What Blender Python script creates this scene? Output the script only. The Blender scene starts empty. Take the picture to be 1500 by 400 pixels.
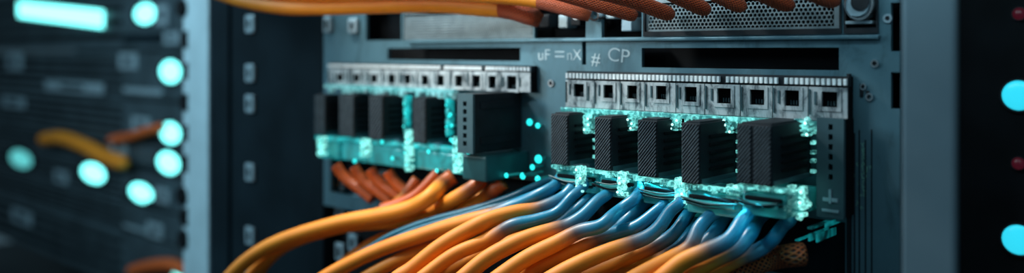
import bpy, bmesh, math, random
import numpy as np
from mathutils import Vector, Matrix

random.seed(7)
SC = bpy.context.scene
COL = SC.collection
# ------------------------------------------------------------------ camera, world, lights, exposure
F = 1260.0                      # focal length in pixels of the 1500 px wide frame
YAW = math.radians(42.0)
CX, CY, CZ = 0.949, -1.836, 1.0
HY = 75.0                       # image row of the horizon
FOCUS = 2.02
cam = bpy.data.cameras.new('camera')
cam.sensor_width = 36.0
cam.lens = 36.0 * F / 1500.0
cam.shift_y = -(200.0 - HY) / 1500.0
cam.clip_start = 0.02
cam.dof.use_dof = True
cam.dof.focus_distance = FOCUS
cam.dof.aperture_fstop = 0.72
co = bpy.data.objects.new('camera', cam)
co.location = (CX, CY, CZ)
co.rotation_euler = (math.pi / 2, 0, YAW)
COL.objects.link(co)
SC.camera = co

w = bpy.data.worlds.new('world')
SC.world = w
w.use_nodes = True
bg = w.node_tree.nodes['Background']
bg.inputs[0].default_value = (0.30, 0.55, 0.70, 1)
bg.inputs[1].default_value = 0.13


def area(name, loc, target, size, power, color, size_y=None):
    l = bpy.data.lights.new(name, 'AREA')
    l.energy = power
    l.color = color
    l.size = size
    if size_y:
        l.shape = 'RECTANGLE'
        l.size_y = size_y
    o = bpy.data.objects.new(name, l)
    o.location = loc
    o.rotation_euler = (Vector(target) - Vector(loc)).to_track_quat('-Z', 'Y').to_euler()
    COL.objects.link(o)
    return o


def spot(name, loc, target, power, color, angle, blend, radius):
    l = bpy.data.lights.new(name, 'SPOT')
    l.energy = power
    l.color = color
    l.spot_size = math.radians(angle)
    l.spot_blend = blend
    l.shadow_soft_size = radius
    o = bpy.data.objects.new(name, l)
    o.location = loc
    o.rotation_euler = (Vector(target) - Vector(loc)).to_track_quat('-Z', 'Y').to_euler()
    COL.objects.link(o)
    return o


spot('aisle_spot', (-1.9, -1.9, 2.5), (-0.62, -0.25, 0.84), 150, (0.95, 0.98, 1.0), 38, 0.95, 0.20)
spot('overhead_spot', (-1.75, -0.62, 2.6), (-0.78, -0.34, 0.78), 360, (1.0, 0.96, 0.88), 56, 0.95, 0.10)
spot('upper_spot', (-1.7, -2.5, 1.25), (-1.0, -0.25, 1.12), 90, (1.0, 0.95, 0.86), 30, 0.9, 0.15)  # added to brighten the orange cables along the top edge
area('panel_top_fill', (0.05, -0.40, 1.42), (0.05, 0.0, 1.0), 1.5, 4.2, (0.62, 0.90, 1.0), 0.10)  # added strip out of view; brightens the panel top, fading downward
area('left_rack_fill', (-3.6, -2.4, 2.4), (-2.9, 0.4, 0.9), 1.2, 100, (0.60, 0.88, 1.0))  # added fill that brightens the left rack, its pale post and clips
area('right_aisle_light', (1.6, -2.2, 2.2), (0.5, -0.3, 1.0), 0.8, 3.2, (0.60, 0.85, 1.0))

SC.view_settings.view_transform = 'Standard'
SC.view_settings.look = 'None'
SC.view_settings.gamma = 1.0
SC.view_settings.exposure = 0.0
SC.view_settings.use_curve_mapping = False

# ------------------------------------------------------------------ helpers
CO, SI = math.cos(YAW), math.sin(YAW)


def P(px, py, Y=0.0):
    """point on the vertical plane y=Y seen at pixel px,py"""
    r = (px - 750.0) / F
    dep = (Y - CY) / (CO + SI * r)
    lat = r * dep
    return Vector((CX - SI * dep + CO * lat, Y, CZ - (py - HY) / F * dep))


def depth_at(p):
    return -(p[0] - CX) * SI + (p[1] - CY) * CO


def PX(px, Y=0.0):
    return P(px, HY, Y).x


def front_y(px, X):
    """y of the vertical line x=X seen at column px"""
    r = (px - 750.0) / F
    rx = X - CX
    return CY + (-rx * (CO + SI * r)) / (SI - r * CO)


class MB:
    def __init__(self):
        self.v, self.f, self.uv = [], [], []

    def quad(self, pts):
        i = len(self.v)
        self.v += [tuple(p) for p in pts]
        self.f.append(tuple(range(i, i + len(pts))))

    def box(self, x0, x1, y0, y1, z0, z1, c=0.0):
        """axis box; c chamfers every edge"""
        if x0 > x1: x0, x1 = x1, x0
        if y0 > y1: y0, y1 = y1, y0
        if z0 > z1: z0, z1 = z1, z0
        b = bmesh.new()
        bmesh.ops.create_cube(b, size=1.0)
        for q in b.verts:
            q.co = Vector(((x0 + x1) / 2 + q.co.x * (x1 - x0), (y0 + y1) / 2 + q.co.y * (y1 - y0), (z0 + z1) / 2 + q.co.z * (z1 - z0)))
        if c > 0:
            bmesh.ops.bevel(b, geom=list(b.edges), offset=min(c, 0.45 * min(x1 - x0, y1 - y0, z1 - z0)), segments=2, profile=0.6, affect='EDGES')
        self.add_bm(b)
        b.free()
        return self

    def add_bm(self, b, M=None):
        i = len(self.v)
        b.verts.index_update()
        for q in b.verts:
            self.v.append(tuple(M @ q.co if M else q.co))
        for f in b.faces:
            self.f.append(tuple(i + q.index for q in f.verts))

    def prism(self, poly, y0, y1):
        """polygon in x,z pushed from y0 to y1"""
        n = len(poly)
        i = len(self.v)
        a = sum(poly[k][0] * poly[(k + 1) % n][1] - poly[(k + 1) % n][0] * poly[k][1] for k in range(n))
        if a < 0: poly = poly[::-1]
        self.v += [(p[0], y0, p[1]) for p in poly] + [(p[0], y1, p[1]) for p in poly]
        self.f.append(tuple(range(i, i + n)))
        self.f.append(tuple(range(i + 2 * n - 1, i + n - 1, -1)))
        for k in range(n):
            k2 = (k + 1) % n
            self.f.append((i + k, i + n + k, i + n + k2, i + k2))
        return self

    def cyl(self, c, r, y0, y1, n=24, r2=None):
        """cylinder along y at x,z = c"""
        r2 = r if r2 is None else r2
        i = len(self.v)
        for (rr, y) in ((r, y0), (r2, y1)):
            for k in range(n):
                a = 2 * math.pi * k / n
                self.v.append((c[0] + rr * math.cos(a), y, c[1] + rr * math.sin(a)))
        self.f.append(tuple(range(i, i + n)))
        self.f.append(tuple(range(i + 2 * n - 1, i + n - 1, -1)))
        for k in range(n):
            k2 = (k + 1) % n
            self.f.append((i + k, i + n + k, i + n + k2, i + k2))
        return self

    def ring(self, c, ro, ri, y0, y1, n=24, sz=1.0):
        """flat ring, y0 is the near face"""
        i = len(self.v)
        for (rr, y) in ((ro, y0), (ri, y0), (ri, y1), (ro, y1)):
            for k in range(n):
                a = 2 * math.pi * k / n
                self.v.append((c[0] + rr * math.cos(a), y, c[1] + sz * rr * math.sin(a)))
        for s in range(4):
            s2 = (s + 1) % 4
            for k in range(n):
                k2 = (k + 1) % n
                self.f.append((i + s * n + k, i + s * n + k2, i + s2 * n + k2, i + s2 * n + k))
        return self

    def dome(self, c, r, y, h, n=20, m=6):
        i = len(self.v)
        for j in range(m):
            a = math.pi / 2 * j / m
            for k in range(n):
                t = 2 * math.pi * k / n
                self.v.append((c[0] + r * math.cos(a) * math.cos(t), y - h * math.sin(a), c[1] + r * math.cos(a) * math.sin(t)))
        self.v.append((c[0], y - h, c[1]))
        for j in range(m - 1):
            for k in range(n):
                k2 = (k + 1) % n
                self.f.append((i + j * n + k, i + j * n + k2, i + (j + 1) * n + k2, i + (j + 1) * n + k))
        for k in range(n):
            self.f.append((i + (m - 1) * n + k, i + (m - 1) * n + (k + 1) % n, i + m * n))
        self.f.append(tuple(range(i + n - 1, i - 1, -1)))
        return self

    def plate(self, x0, x1, z0, z1, y0, y1, holes):
        """plate from y0 (front) to y1 with rectangular through holes (x0,x1,z0,z1)"""
        xs = sorted({x0, x1} | {min(max(h[k], x0), x1) for h in holes for k in (0, 1)})
        zs = sorted({z0, z1} | {min(max(h[k], z0), z1) for h in holes for k in (2, 3)})
        nx, nz = len(xs) - 1, len(zs) - 1
        solid = [[not any(h[0] < (xs[i] + xs[i + 1]) / 2 < h[1] and h[2] < (zs[j] + zs[j + 1]) / 2 < h[3] for h in holes) for j in range(nz)] for i in range(nx)]
        for i in range(nx):
            for j in range(nz):
                if not solid[i][j]: continue
                a, b, c, d = xs[i], xs[i + 1], zs[j], zs[j + 1]
                self.quad([(a, y0, c), (b, y0, c), (b, y0, d), (a, y0, d)])
                self.quad([(a, y1, d), (b, y1, d), (b, y1, c), (a, y1, c)])
                if i == 0 or not solid[i - 1][j]: self.quad([(a, y0, c), (a, y0, d), (a, y1, d), (a, y1, c)])
                if i == nx - 1 or not solid[i + 1][j]: self.quad([(b, y0, d), (b, y0, c), (b, y1, c), (b, y1, d)])
                if j == 0 or not solid[i][j - 1]: self.quad([(b, y0, c), (a, y0, c), (a, y1, c), (b, y1, c)])
                if j == nz - 1 or not solid[i][j + 1]: self.quad([(a, y0, d), (b, y0, d), (b, y1, d), (a, y1, d)])
        return self

    def build(self, name, material, parent=None, smooth=False, label=None):
        me = bpy.data.meshes.new(name)
        me.from_pydata(self.v, [], self.f)
        if self.uv:
            ul = me.uv_layers.new(name='UVMap')
            for l in me.loops:
                ul.data[l.index].uv = self.uv[l.index]
        me.materials.append(material)
        b = bmesh.new()
        b.from_mesh(me)
        if not self.uv:
            bmesh.ops.remove_doubles(b, verts=b.verts, dist=1e-6)
        bmesh.ops.recalc_face_normals(b, faces=b.faces)
        b.to_mesh(me)
        b.free()
        if smooth:
            for p in me.polygons: p.use_smooth = True
        o = bpy.data.objects.new(name, me)
        COL.objects.link(o)
        if parent:
            o.parent = parent
            o.matrix_parent_inverse = Matrix.Translation(parent.location).inverted()
        if label: o['label'] = label
        return o


def thing(name, loc, label, cat, group=None):
    o = bpy.data.objects.new(name, None)
    o.empty_display_size = 0.02
    o.location = loc
    COL.objects.link(o)
    o['label'] = label
    o['category'] = cat
    if group: o['group'] = group
    return o


def tag(o, label, cat, group=None):
    o['label'] = label
    o['category'] = cat
    if group: o['group'] = group
    return o


# ------------------------------------------------------------------ materials
def new_mat(name):
    m = bpy.data.materials.new(name)
    m.use_nodes = True
    return m, m.node_tree.nodes, m.node_tree.links, m.node_tree.nodes['Principled BSDF']


def mat(name, col, rough=0.5, metal=0.0, var=0.25, scale=20.0, bump=0.0, spec=0.5, coat=0.0, stretch=None):
    m, N, L, B = new_mat(name)
    tc = N.new('ShaderNodeTexCoord')
    nz = N.new('ShaderNodeTexNoise')
    nz.inputs['Scale'].default_value = scale
    nz.inputs['Detail'].default_value = 6
    src = tc.outputs['Object']
    if stretch:
        mp = N.new('ShaderNodeMapping')
        mp.inputs['Scale'].default_value = stretch
        L.new(src, mp.inputs[0])
        src = mp.outputs[0]
    L.new(src, nz.inputs[0])
    r = N.new('ShaderNodeValToRGB')
    r.color_ramp.elements[0].position = 0.3
    r.color_ramp.elements[1].position = 0.7
    r.color_ramp.elements[0].color = tuple(c * (1 - var) for c in col) + (1,)
    r.color_ramp.elements[1].color = tuple(min(1, c * (1 + var)) for c in col) + (1,)
    L.new(nz.outputs[0], r.inputs[0])
    L.new(r.outputs[0], B.inputs['Base Color'])
    B.inputs['Roughness'].default_value = rough
    B.inputs['Metallic'].default_value = metal
    B.inputs['Specular IOR Level'].default_value = spec
    B.inputs['Coat Weight'].default_value = coat
    if bump:
        bp = N.new('ShaderNodeBump')
        bp.inputs['Strength'].default_value = bump
        bp.inputs['Distance'].default_value = 0.002
        L.new(nz.outputs[0], bp.inputs['Height'])
        L.new(bp.outputs[0], B.inputs['Normal'])
    return m


def emit(name, col, strength):
    m, N, L, B = new_mat(name)
    B.inputs['Base Color'].default_value = tuple(c * 0.5 for c in col) + (1,)
    B.inputs['Emission Color'].default_value = tuple(col) + (1,)
    B.inputs['Emission Strength'].default_value = strength
    B.inputs['Roughness'].default_value = 0.3
    return m


def worn(name, base, dark, amount=0.5, scale=30, rough=0.5, metal=0.1):
    """painted metal with dark scuffs and rubbed edges"""
    m, N, L, B = new_mat(name)
    tc = N.new('ShaderNodeTexCoord')
    mp = N.new('ShaderNodeMapping')
    mp.inputs['Scale'].default_value = (1.6, 1.0, 0.7)
    L.new(tc.outputs['Object'], mp.inputs[0])
    nz = N.new('ShaderNodeTexNoise')
    nz.inputs['Scale'].default_value = scale
    nz.inputs['Detail'].default_value = 10
    nz.inputs['Roughness'].default_value = 0.7
    nz.inputs['Distortion'].default_value = 0.6
    L.new(mp.outputs[0], nz.inputs[0])
    r = N.new('ShaderNodeValToRGB')
    e = r.color_ramp.elements
    e[0].position = 0.30 + 0.08 * amount; e[0].color = tuple(dark) + (1,)
    e[1].position = 0.46 + 0.08 * amount; e[1].color = tuple(base) + (1,)
    k = e.new(0.75); k.color = tuple(min(1, c * 1.12) for c in base) + (1,)
    L.new(nz.outputs[0], r.inputs[0])
    L.new(r.outputs[0], B.inputs['Base Color'])
    B.inputs['Roughness'].default_value = rough
    B.inputs['Metallic'].default_value = metal
    bp = N.new('ShaderNodeBump')
    bp.inputs['Strength'].default_value = 0.3
    bp.inputs['Distance'].default_value = 0.002
    L.new(nz.outputs[0], bp.inputs['Height'])
    L.new(bp.outputs[0], B.inputs['Normal'])
    return m


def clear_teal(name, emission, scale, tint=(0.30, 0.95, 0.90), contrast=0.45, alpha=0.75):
    """clear moulded plastic with the LED glow through it put into a patchy emission"""
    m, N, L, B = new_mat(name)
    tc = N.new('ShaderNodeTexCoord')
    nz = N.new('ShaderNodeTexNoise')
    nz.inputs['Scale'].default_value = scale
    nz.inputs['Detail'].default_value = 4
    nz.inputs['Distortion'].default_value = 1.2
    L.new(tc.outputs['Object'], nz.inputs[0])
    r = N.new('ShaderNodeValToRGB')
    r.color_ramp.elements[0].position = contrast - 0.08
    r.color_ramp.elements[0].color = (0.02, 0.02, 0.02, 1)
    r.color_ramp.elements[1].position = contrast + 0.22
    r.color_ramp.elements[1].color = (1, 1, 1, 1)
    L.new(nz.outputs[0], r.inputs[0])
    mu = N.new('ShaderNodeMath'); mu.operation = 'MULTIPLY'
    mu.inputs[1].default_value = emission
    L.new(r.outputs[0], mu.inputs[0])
    L.new(mu.outputs[0], B.inputs['Emission Strength'])  # uneven glow of the lit plastic is set in its own emission
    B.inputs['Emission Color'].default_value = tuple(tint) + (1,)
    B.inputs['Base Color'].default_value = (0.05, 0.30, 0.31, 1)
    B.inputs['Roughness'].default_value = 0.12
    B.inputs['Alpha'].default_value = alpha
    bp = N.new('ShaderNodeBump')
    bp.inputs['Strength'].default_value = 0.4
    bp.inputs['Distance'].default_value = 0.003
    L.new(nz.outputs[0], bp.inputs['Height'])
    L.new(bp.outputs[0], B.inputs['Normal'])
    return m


def cable_mat(name, col_a, col_b, rough=0.58):
    """boot colour a before u=0, jacket colour b after; u runs along the cable"""
    m, N, L, B = new_mat(name)
    uv = N.new('ShaderNodeTexCoord')
    sp = N.new('ShaderNodeSeparateXYZ')
    L.new(uv.outputs['UV'], sp.inputs[0])
    nz = N.new('ShaderNodeTexNoise')
    nz.inputs['Scale'].default_value = 14
    nz.inputs['Detail'].default_value = 5
    L.new(uv.outputs['Object'], nz.inputs[0])
    mr = N.new('ShaderNodeMapRange')
    mr.inputs['From Min'].default_value = -0.07
    mr.inputs['From Max'].default_value = 0.05
    mr.interpolation_type = 'SMOOTHSTEP'
    L.new(sp.outputs[0], mr.inputs[0])
    va = N.new('ShaderNodeMix'); va.data_type = 'RGBA'
    va.inputs['A'].default_value = tuple(c * 0.75 for c in col_a) + (1,)
    va.inputs['B'].default_value = tuple(c * 1.2 for c in col_a) + (1,)
    L.new(nz.outputs[0], va.inputs['Factor'])
    vb = N.new('ShaderNodeMix'); vb.data_type = 'RGBA'
    vb.inputs['A'].default_value = (col_b[0] * 0.85, col_b[1] * 0.72, col_b[2] * 0.7, 1)
    vb.inputs['B'].default_value = (col_b[0] * 1.08, col_b[1] * 1.2, col_b[2] * 1.2, 1)
    L.new(nz.outputs[0], vb.inputs['Factor'])
    # the dye of the sleeve runs out through a dull brown before the orange begins
    half = []
    for lo_, hi_ in ((0.0, 0.5), (0.5, 1.0)):
        q = N.new('ShaderNodeMapRange')
        q.inputs['From Min'].default_value = lo_
        q.inputs['From Max'].default_value = hi_
        L.new(mr.outputs[0], q.inputs[0])
        half.append(q)
    m1 = N.new('ShaderNodeMix'); m1.data_type = 'RGBA'
    L.new(half[0].outputs[0], m1.inputs['Factor'])
    L.new(va.outputs['Result'], m1.inputs['A'])
    m1.inputs['B'].default_value = tuple(.22 * a_ + .13 * b_ + .006 for a_, b_ in zip(col_a, col_b)) + (1,)
    mx = N.new('ShaderNodeMix'); mx.data_type = 'RGBA'
    L.new(half[1].outputs[0], mx.inputs['Factor'])
    L.new(m1.outputs['Result'], mx.inputs['A'])
    L.new(vb.outputs['Result'], mx.inputs['B'])
    L.new(mx.outputs['Result'], B.inputs['Base Color'])
    rg = N.new('ShaderNodeMapRange')           # the sleeves are glossier than the jacket
    rg.inputs['To Min'].default_value = 0.34
    rg.inputs['To Max'].default_value = rough
    L.new(mr.outputs[0], rg.inputs[0])
    L.new(rg.outputs[0], B.inputs['Roughness'])
    return m


def braid_mat(name, col, dark, freq=150.0, around=10.0):
    m, N, L, B = new_mat(name)
    uv = N.new('ShaderNodeTexCoord')
    sp = N.new('ShaderNodeSeparateXYZ')
    L.new(uv.outputs['UV'], sp.inputs[0])

    def wave(sgn):
        a = N.new('ShaderNodeMath'); a.operation = 'MULTIPLY'; a.inputs[1].default_value = freq * 2 * math.pi / 3
        L.new(sp.outputs[0], a.inputs[0])
        b = N.new('ShaderNodeMath'); b.operation = 'MULTIPLY'; b.inputs[1].default_value = sgn * around * 2 * math.pi
        L.new(sp.outputs[1], b.inputs[0])
        c = N.new('ShaderNodeMath'); c.operation = 'ADD'
        L.new(a.outputs[0], c.inputs[0]); L.new(b.outputs[0], c.inputs[1])
        s = N.new('ShaderNodeMath'); s.operation = 'SINE'
        L.new(c.outputs[0], s.inputs[0])
        return s.outputs[0]
    p = N.new('ShaderNodeMath'); p.operation = 'MAXIMUM'
    L.new(wave(1), p.inputs[0]); L.new(wave(-1), p.inputs[1])
    r = N.new('ShaderNodeValToRGB')
    r.color_ramp.elements[0].position = 0.0; r.color_ramp.elements[0].color = tuple(dark) + (1,)
    r.color_ramp.elements[1].position = 0.8; r.color_ramp.elements[1].color = tuple(col) + (1,)
    L.new(p.outputs[0], r.inputs[0])
    L.new(r.outputs[0], B.inputs['Base Color'])
    B.inputs['Roughness'].default_value = 0.65
    bp = N.new('ShaderNodeBump')
    bp.inputs['Strength'].default_value = 0.9
    bp.inputs['Distance'].default_value = 0.003
    L.new(p.outputs[0], bp.inputs['Height'])
    L.new(bp.outputs[0], B.inputs['Normal'])
    return m


STEEL = worn('blue_grey_painted_steel', (0.078, 0.175, 0.222), (0.045, 0.105, 0.135), 0.2, 9, 0.42, 0.35)
POSTL = mat('pale_blue_grey_post_paint', (0.40, 0.58, 0.66), 0.5, 0.1, 0.12, 6)
POSTR = mat('slate_grey_post_paint', (0.165, 0.25, 0.30), 0.5, 0.3, 0.08, 6)
DARK = mat('black_cavity', (0.005, 0.007, 0.009), 0.8, 0.0, 0.3, 10, spec=0.1)
BLACK = mat('matte_black_plastic', (0.008, 0.013, 0.018), 0.6, 0.0, 0.3, 25, 0.1, spec=0.25)
NAVY = mat('dark_navy_panel', (0.007, 0.015, 0.021), 0.8, 0.0, 0.3, 4, spec=0.05)
HATCH = mat('charcoal_ridged_plastic', (0.062, 0.084, 0.100), 0.42, 0.1, 0.3, 60, 0.2)
PORT = worn('pale_scuffed_port_metal', (0.40, 0.46, 0.485), (0.06, 0.085, 0.10), 0.95, 22, 0.45, 0.25)
TOOTH = mat('white_contact_paint', (0.72, 0.80, 0.83), 0.45, 0.0, 0.2, 60)
COVER = mat('teal_grey_cover_plate', (0.045, 0.100, 0.120), 0.45, 0.2, 0.15, 15)
CHROME = mat('bright_screw_metal', (0.55, 0.62, 0.66), 0.25, 0.9, 0.1, 40)
CLIPM = mat('pale_grey_cage_clip', (0.32, 0.45, 0.52), 0.4, 0.3, 0.15, 30)
MESHM = mat('perforated_steel', (0.21, 0.28, 0.31), 0.4, 0.5, 0.2, 30)
INK = mat('pale_printed_ink', (0.45, 0.58, 0.63), 0.5, 0.0, 0.1, 60)
INKG = mat('green_gold_marking_ink', (0.16, 0.42, 0.33), 0.4, 0.2, 0.5, 60)
GREY = mat('grey_server_bezel', (0.055, 0.090, 0.110), 0.45, 0.3, 0.3, 5)
FLOORM = mat('dark_floor_tile', (0.02, 0.03, 0.035), 0.5, 0, 0.2, 3)
WALLM = mat('dark_wall_paint', (0.012, 0.02, 0.026), 0.8, 0, 0.2, 2)
LED = emit('cyan_led_lens', (0.20, 0.95, 0.92), 3.2)
LEDDIM = emit('dim_cyan_led_lens', (0.14, 0.70, 0.70), 0.8)
LEDBLUE = emit('blue_cyan_led_lens', (0.03, 0.66, 0.86), 1.0)
LEDRED = emit('dim_red_led_lens', (0.05, 0.004, 0.010), 0.8)
SPARK = emit('teal_point_led', (0.02, 0.80, 0.78), 1.6)
SPARKR = emit('pale_teal_point_led', (0.40, 0.95, 0.88), 2.5)
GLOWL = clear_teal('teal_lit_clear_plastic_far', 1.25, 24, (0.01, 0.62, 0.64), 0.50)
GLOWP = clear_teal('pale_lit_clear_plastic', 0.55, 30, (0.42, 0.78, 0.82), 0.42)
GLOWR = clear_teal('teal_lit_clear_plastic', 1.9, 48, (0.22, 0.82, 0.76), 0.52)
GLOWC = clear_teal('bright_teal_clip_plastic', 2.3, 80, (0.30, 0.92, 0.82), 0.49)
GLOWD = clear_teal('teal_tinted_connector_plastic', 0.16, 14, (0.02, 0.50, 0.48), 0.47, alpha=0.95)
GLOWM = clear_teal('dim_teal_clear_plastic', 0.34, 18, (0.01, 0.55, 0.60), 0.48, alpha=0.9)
WIRE = mat('teal_wire_plastic', (0.008, 0.07, 0.08), 0.4)
CABLE = cable_mat('blue_to_orange_cable', (0.008, 0.185, 0.32), (0.74, 0.225, 0.010))
CABLEB = cable_mat('teal_blue_thin_cable', (0.006, 0.095, 0.15), (0.015, 0.13, 0.20))
CABLEO = cable_mat('plain_orange_cable', (0.60, 0.11, 0.02), (0.78, 0.255, 0.009))
BRAID = braid_mat('red_orange_braid', (0.68, 0.105, 0.018), (0.20, 0.026, 0.008), 340.0, 17.0)
BRAIDD = braid_mat('brown_orange_braid', (0.46, 0.10, 0.022), (0.03, 0.009, 0.006), 260.0, 13.0)

# ------------------------------------------------------------------ setting
fl = MB().box(-9, 3, -3.2, 2.0, -1.05, -1.0).build('floor', FLOORM); fl['kind'] = 'structure'
wb = MB().box(-9, 3, 2.0, 2.1, -1.0, 3.6).build('wall_back', WALLM); wb['kind'] = 'structure'

# ------------------------------------------------------------------ right-hand server: the steel front panel
XL, XR = PX(474), PX(1318)
ZT = CZ + 0.30


def hole(px0, px1, z0, z1):
    return (PX(px0), PX(px1), CZ + z0, CZ + z1)


H_slotR = hole(940, 1229, -0.041, 0.008)
H_slotL = hole(568, 762, -0.028, 0.010)
H_meshR = hole(943, 1233, 0.037, 0.20)
H_inlet = hole(1237, 1287, 0.037, 0.20)
H_sockL = hole(783, 858, 0.036, 0.16)
H_sockR = hole(881, 940, 0.036, 0.16)
H_meshL = hole(590, 781, 0.036, 0.16)
H_bay = hole(536, 588, 0.036, 0.16)
H_seam = hole(852.5, 858.5, -0.036, 0.030)
H_low = hole(484, 1238, -0.50, -0.365)
H_n1 = hole(1305, 1325, 0.0, 0.10)
H_n2 = hole(1305, 1325, -0.118, -0.043)
holes = [H_slotR, H_slotL, H_meshR, H_inlet, H_sockL, H_sockR, H_meshL, H_bay, H_seam, H_low]
panel = thing('server_chassis', ((XL + XR) / 2, 0.02, 0), 'blue-grey steel server front with slots, mesh grilles and two port rows', 'server')
MB().plate(XL, XR, CZ - 0.55, ZT, 0.0, 0.012, holes + [H_n1, H_n2]).build('front_panel', STEEL, panel)
MB().box(XL, XR, 0.06, 0.30, 0.0, ZT).build('chassis_body', DARK, panel)
MB().plate(XL, XR, CZ - 0.55, ZT, 0.012, 0.062, [(XL + .01, XR - .004, CZ - 0.54, ZT - .01)]).build('side_wall', DARK, panel)
# rolled lip under the upper bay
MB().box(PX(600), PX(1290), -0.012, 0.0, CZ + 0.0255, CZ + 0.0335, 0.002).build('lip', STEEL, panel)
# dark frame round the upper bays
fr = MB()
for h in (H_meshR, H_inlet):
    fr.plate(h[0], h[1], h[2], h[3], -0.004, 0.014, [(h[0] + .005, h[1] - .004, h[2] + .012, h[3] - .005)])
fr.build('bay_frame', BLACK, panel)


def grille(h, pitch, rad, y, name, material, inset):
    """perforated plate: staggered hexagonal holes"""
    m = MB()
    x0, x1, z0, z1 = h[0] + inset[0], h[1] - inset[1], h[2] + inset[2], min(h[3], CZ + 0.12)
    rows = int((z1 - z0) / (pitch * 0.866))
    cols = int((x1 - x0) / pitch)
    R = pitch / math.sqrt(3)
    for j in range(rows):
        for i in range(cols):
            cx = x0 + (i + 0.5 + (0.5 if j % 2 else 0)) * pitch
            cz = z0 + (j + 0.5) * pitch * 0.866
            if cx + pitch / 2 > x1: continue
            i0 = len(m.v)
            for (rr, yy) in ((R, y), (rad, y), (rad, y + 0.004)):
                for k in range(6):
                    a = math.pi / 6 + k * math.pi / 3
                    m.v.append((cx + rr * math.cos(a), yy, cz + rr * math.sin(a)))
            for k in range(6):
                k2 = (k + 1) % 6
                m.f.append((i0 + k, i0 + k2, i0 + 6 + k2, i0 + 6 + k))
                m.f.append((i0 + 6 + k, i0 + 6 + k2, i0 + 12 + k2, i0 + 12 + k))
    # solid margin round the perforation
    m.plate(h[0] + .001, h[1] - .001, h[2] + .001, h[3] - .001, y + .0005, y + .003, [(x0 + pitch * .4, x1 - pitch * .4, z0 + pitch * .3, z1)])
    return m.build(name, material, panel)


grille(H_meshR, 0.0104, 0.0043, 0.004, 'mesh_grille', MESHM, (.008, .014, .014, 0))
grille(H_meshL, 0.0095, 0.0031, 0.003, 'mesh_grille', MESHM, (.002, .002, .002, 0))


def screw(px, py, r, parent, y=0.0, material=CHROME, loop=False):
    p = P(px, py, y)
    c = (p.x, p.z)
    if loop:
        return MB().ring(c, r, r * .62, y - .004, y + .001, 20, 1.15).build('eyelet', material, parent)
    o = MB().ring(c, r, r * .55, y - .005, y, 24, 1.0).build('screw', material, parent)
    MB().cyl(c, r * .56, y - .002, y + .001).build('screw_recess', BLACK, o)
    return o


screw(1282, 93, .0085, panel)
screw(1265, 127, .0065, panel, loop=True)
screw(1274, 142, .0075, panel, loop=True)
p1 = P(1268, 134, 0)
MB().box(p1.x - .012, p1.x - .004, -.003, .001, p1.z - .012, p1.z + .016, .002).box(p1.x + .001, p1.x + .008, -.003, .001, p1.z - .018, p1.z + .002, .002).build('latch', BLACK, panel)
screw(808, 122, .010, panel)
screw(1301, 27, .009, panel, material=CLIPM)  # pale screw shape standing in for a small white light
# round locking connector and its tray in the bay at the right end of the mesh
c = P(1258, 6, 0.0)
k = MB().cyl((c.x, c.z), .026, -.014, .02, 32, .028).build('connector_shell', CLIPM, panel, label='pale round connector shell with black middle')
MB().ring((c.x + .006, c.z), .030, .026, -.018, .01, 32, 1.15).build('connector_ring', CHROME, k)
MB().cyl((c.x + .008, c.z + .004), .019, -.017, -.013, 24).build('connector_pin_block', BLACK, k)
t0, t1 = P(1240, 33, 0), P(1279, 33, 0)
MB().box(PX(1237) + .004, t1.x, -.006, .04, t0.z - .0035, t0.z + .003, .001).build('tray', CLIPM, panel)
# sockets above the seam
for (a, b, z) in ((792, 806, 33), (820, 833, 34), (838, 852, 30), (889, 903, 20), (912, 927, 38)):
    q0, q1 = P(a, z, .01), P(b, z, .01)
    MB().box(q0.x, q1.x, .004, .05, q0.z - .014, q0.z + .022, .003).build('socket', CLIPM if b % 2 else BLACK, panel)
for (px, py) in ((846, 20), (872, 22), (896, 14)):
    q = P(px, py, -.01)
    MB().ring((q.x, q.z), .017, .011, -.016, .03, 24).build('socket_collar', CHROME, panel)


def text(body, px, py, hpx, Y, material, name, parent, rot=0.0, sx=1.0):
    cu = bpy.data.curves.new(name, 'FONT')
    cu.body = body
    cu.align_x = 'CENTER'; cu.align_y = 'CENTER'
    cu.extrude = 0.0008
    tmp = bpy.data.objects.new(name + '_tmp', cu)
    COL.objects.link(tmp)
    bpy.context.view_layer.update()
    me = bpy.data.meshes.new_from_object(tmp.evaluated_get(bpy.context.evaluated_depsgraph_get()))
    bpy.data.objects.remove(tmp)
    me.name = name
    p = P(px, py, Y)
    s = hpx / 0.70 * depth_at(p) / F
    M = Matrix.Translation(p + Vector((0, -0.0009, 0))) @ Matrix.Rotation(math.pi / 2, 4, 'X') @ Matrix.Rotation(rot, 4, 'Z') @ Matrix.Diagonal((s * sx, s, s, 1))
    me.transform(M)
    me.materials.clear(); me.materials.append(material)
    o = bpy.data.objects.new(name, me)
    COL.objects.link(o)
    o.parent = parent
    o.matrix_parent_inverse = Matrix.Translation(parent.location).inverted()
    return o


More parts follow.
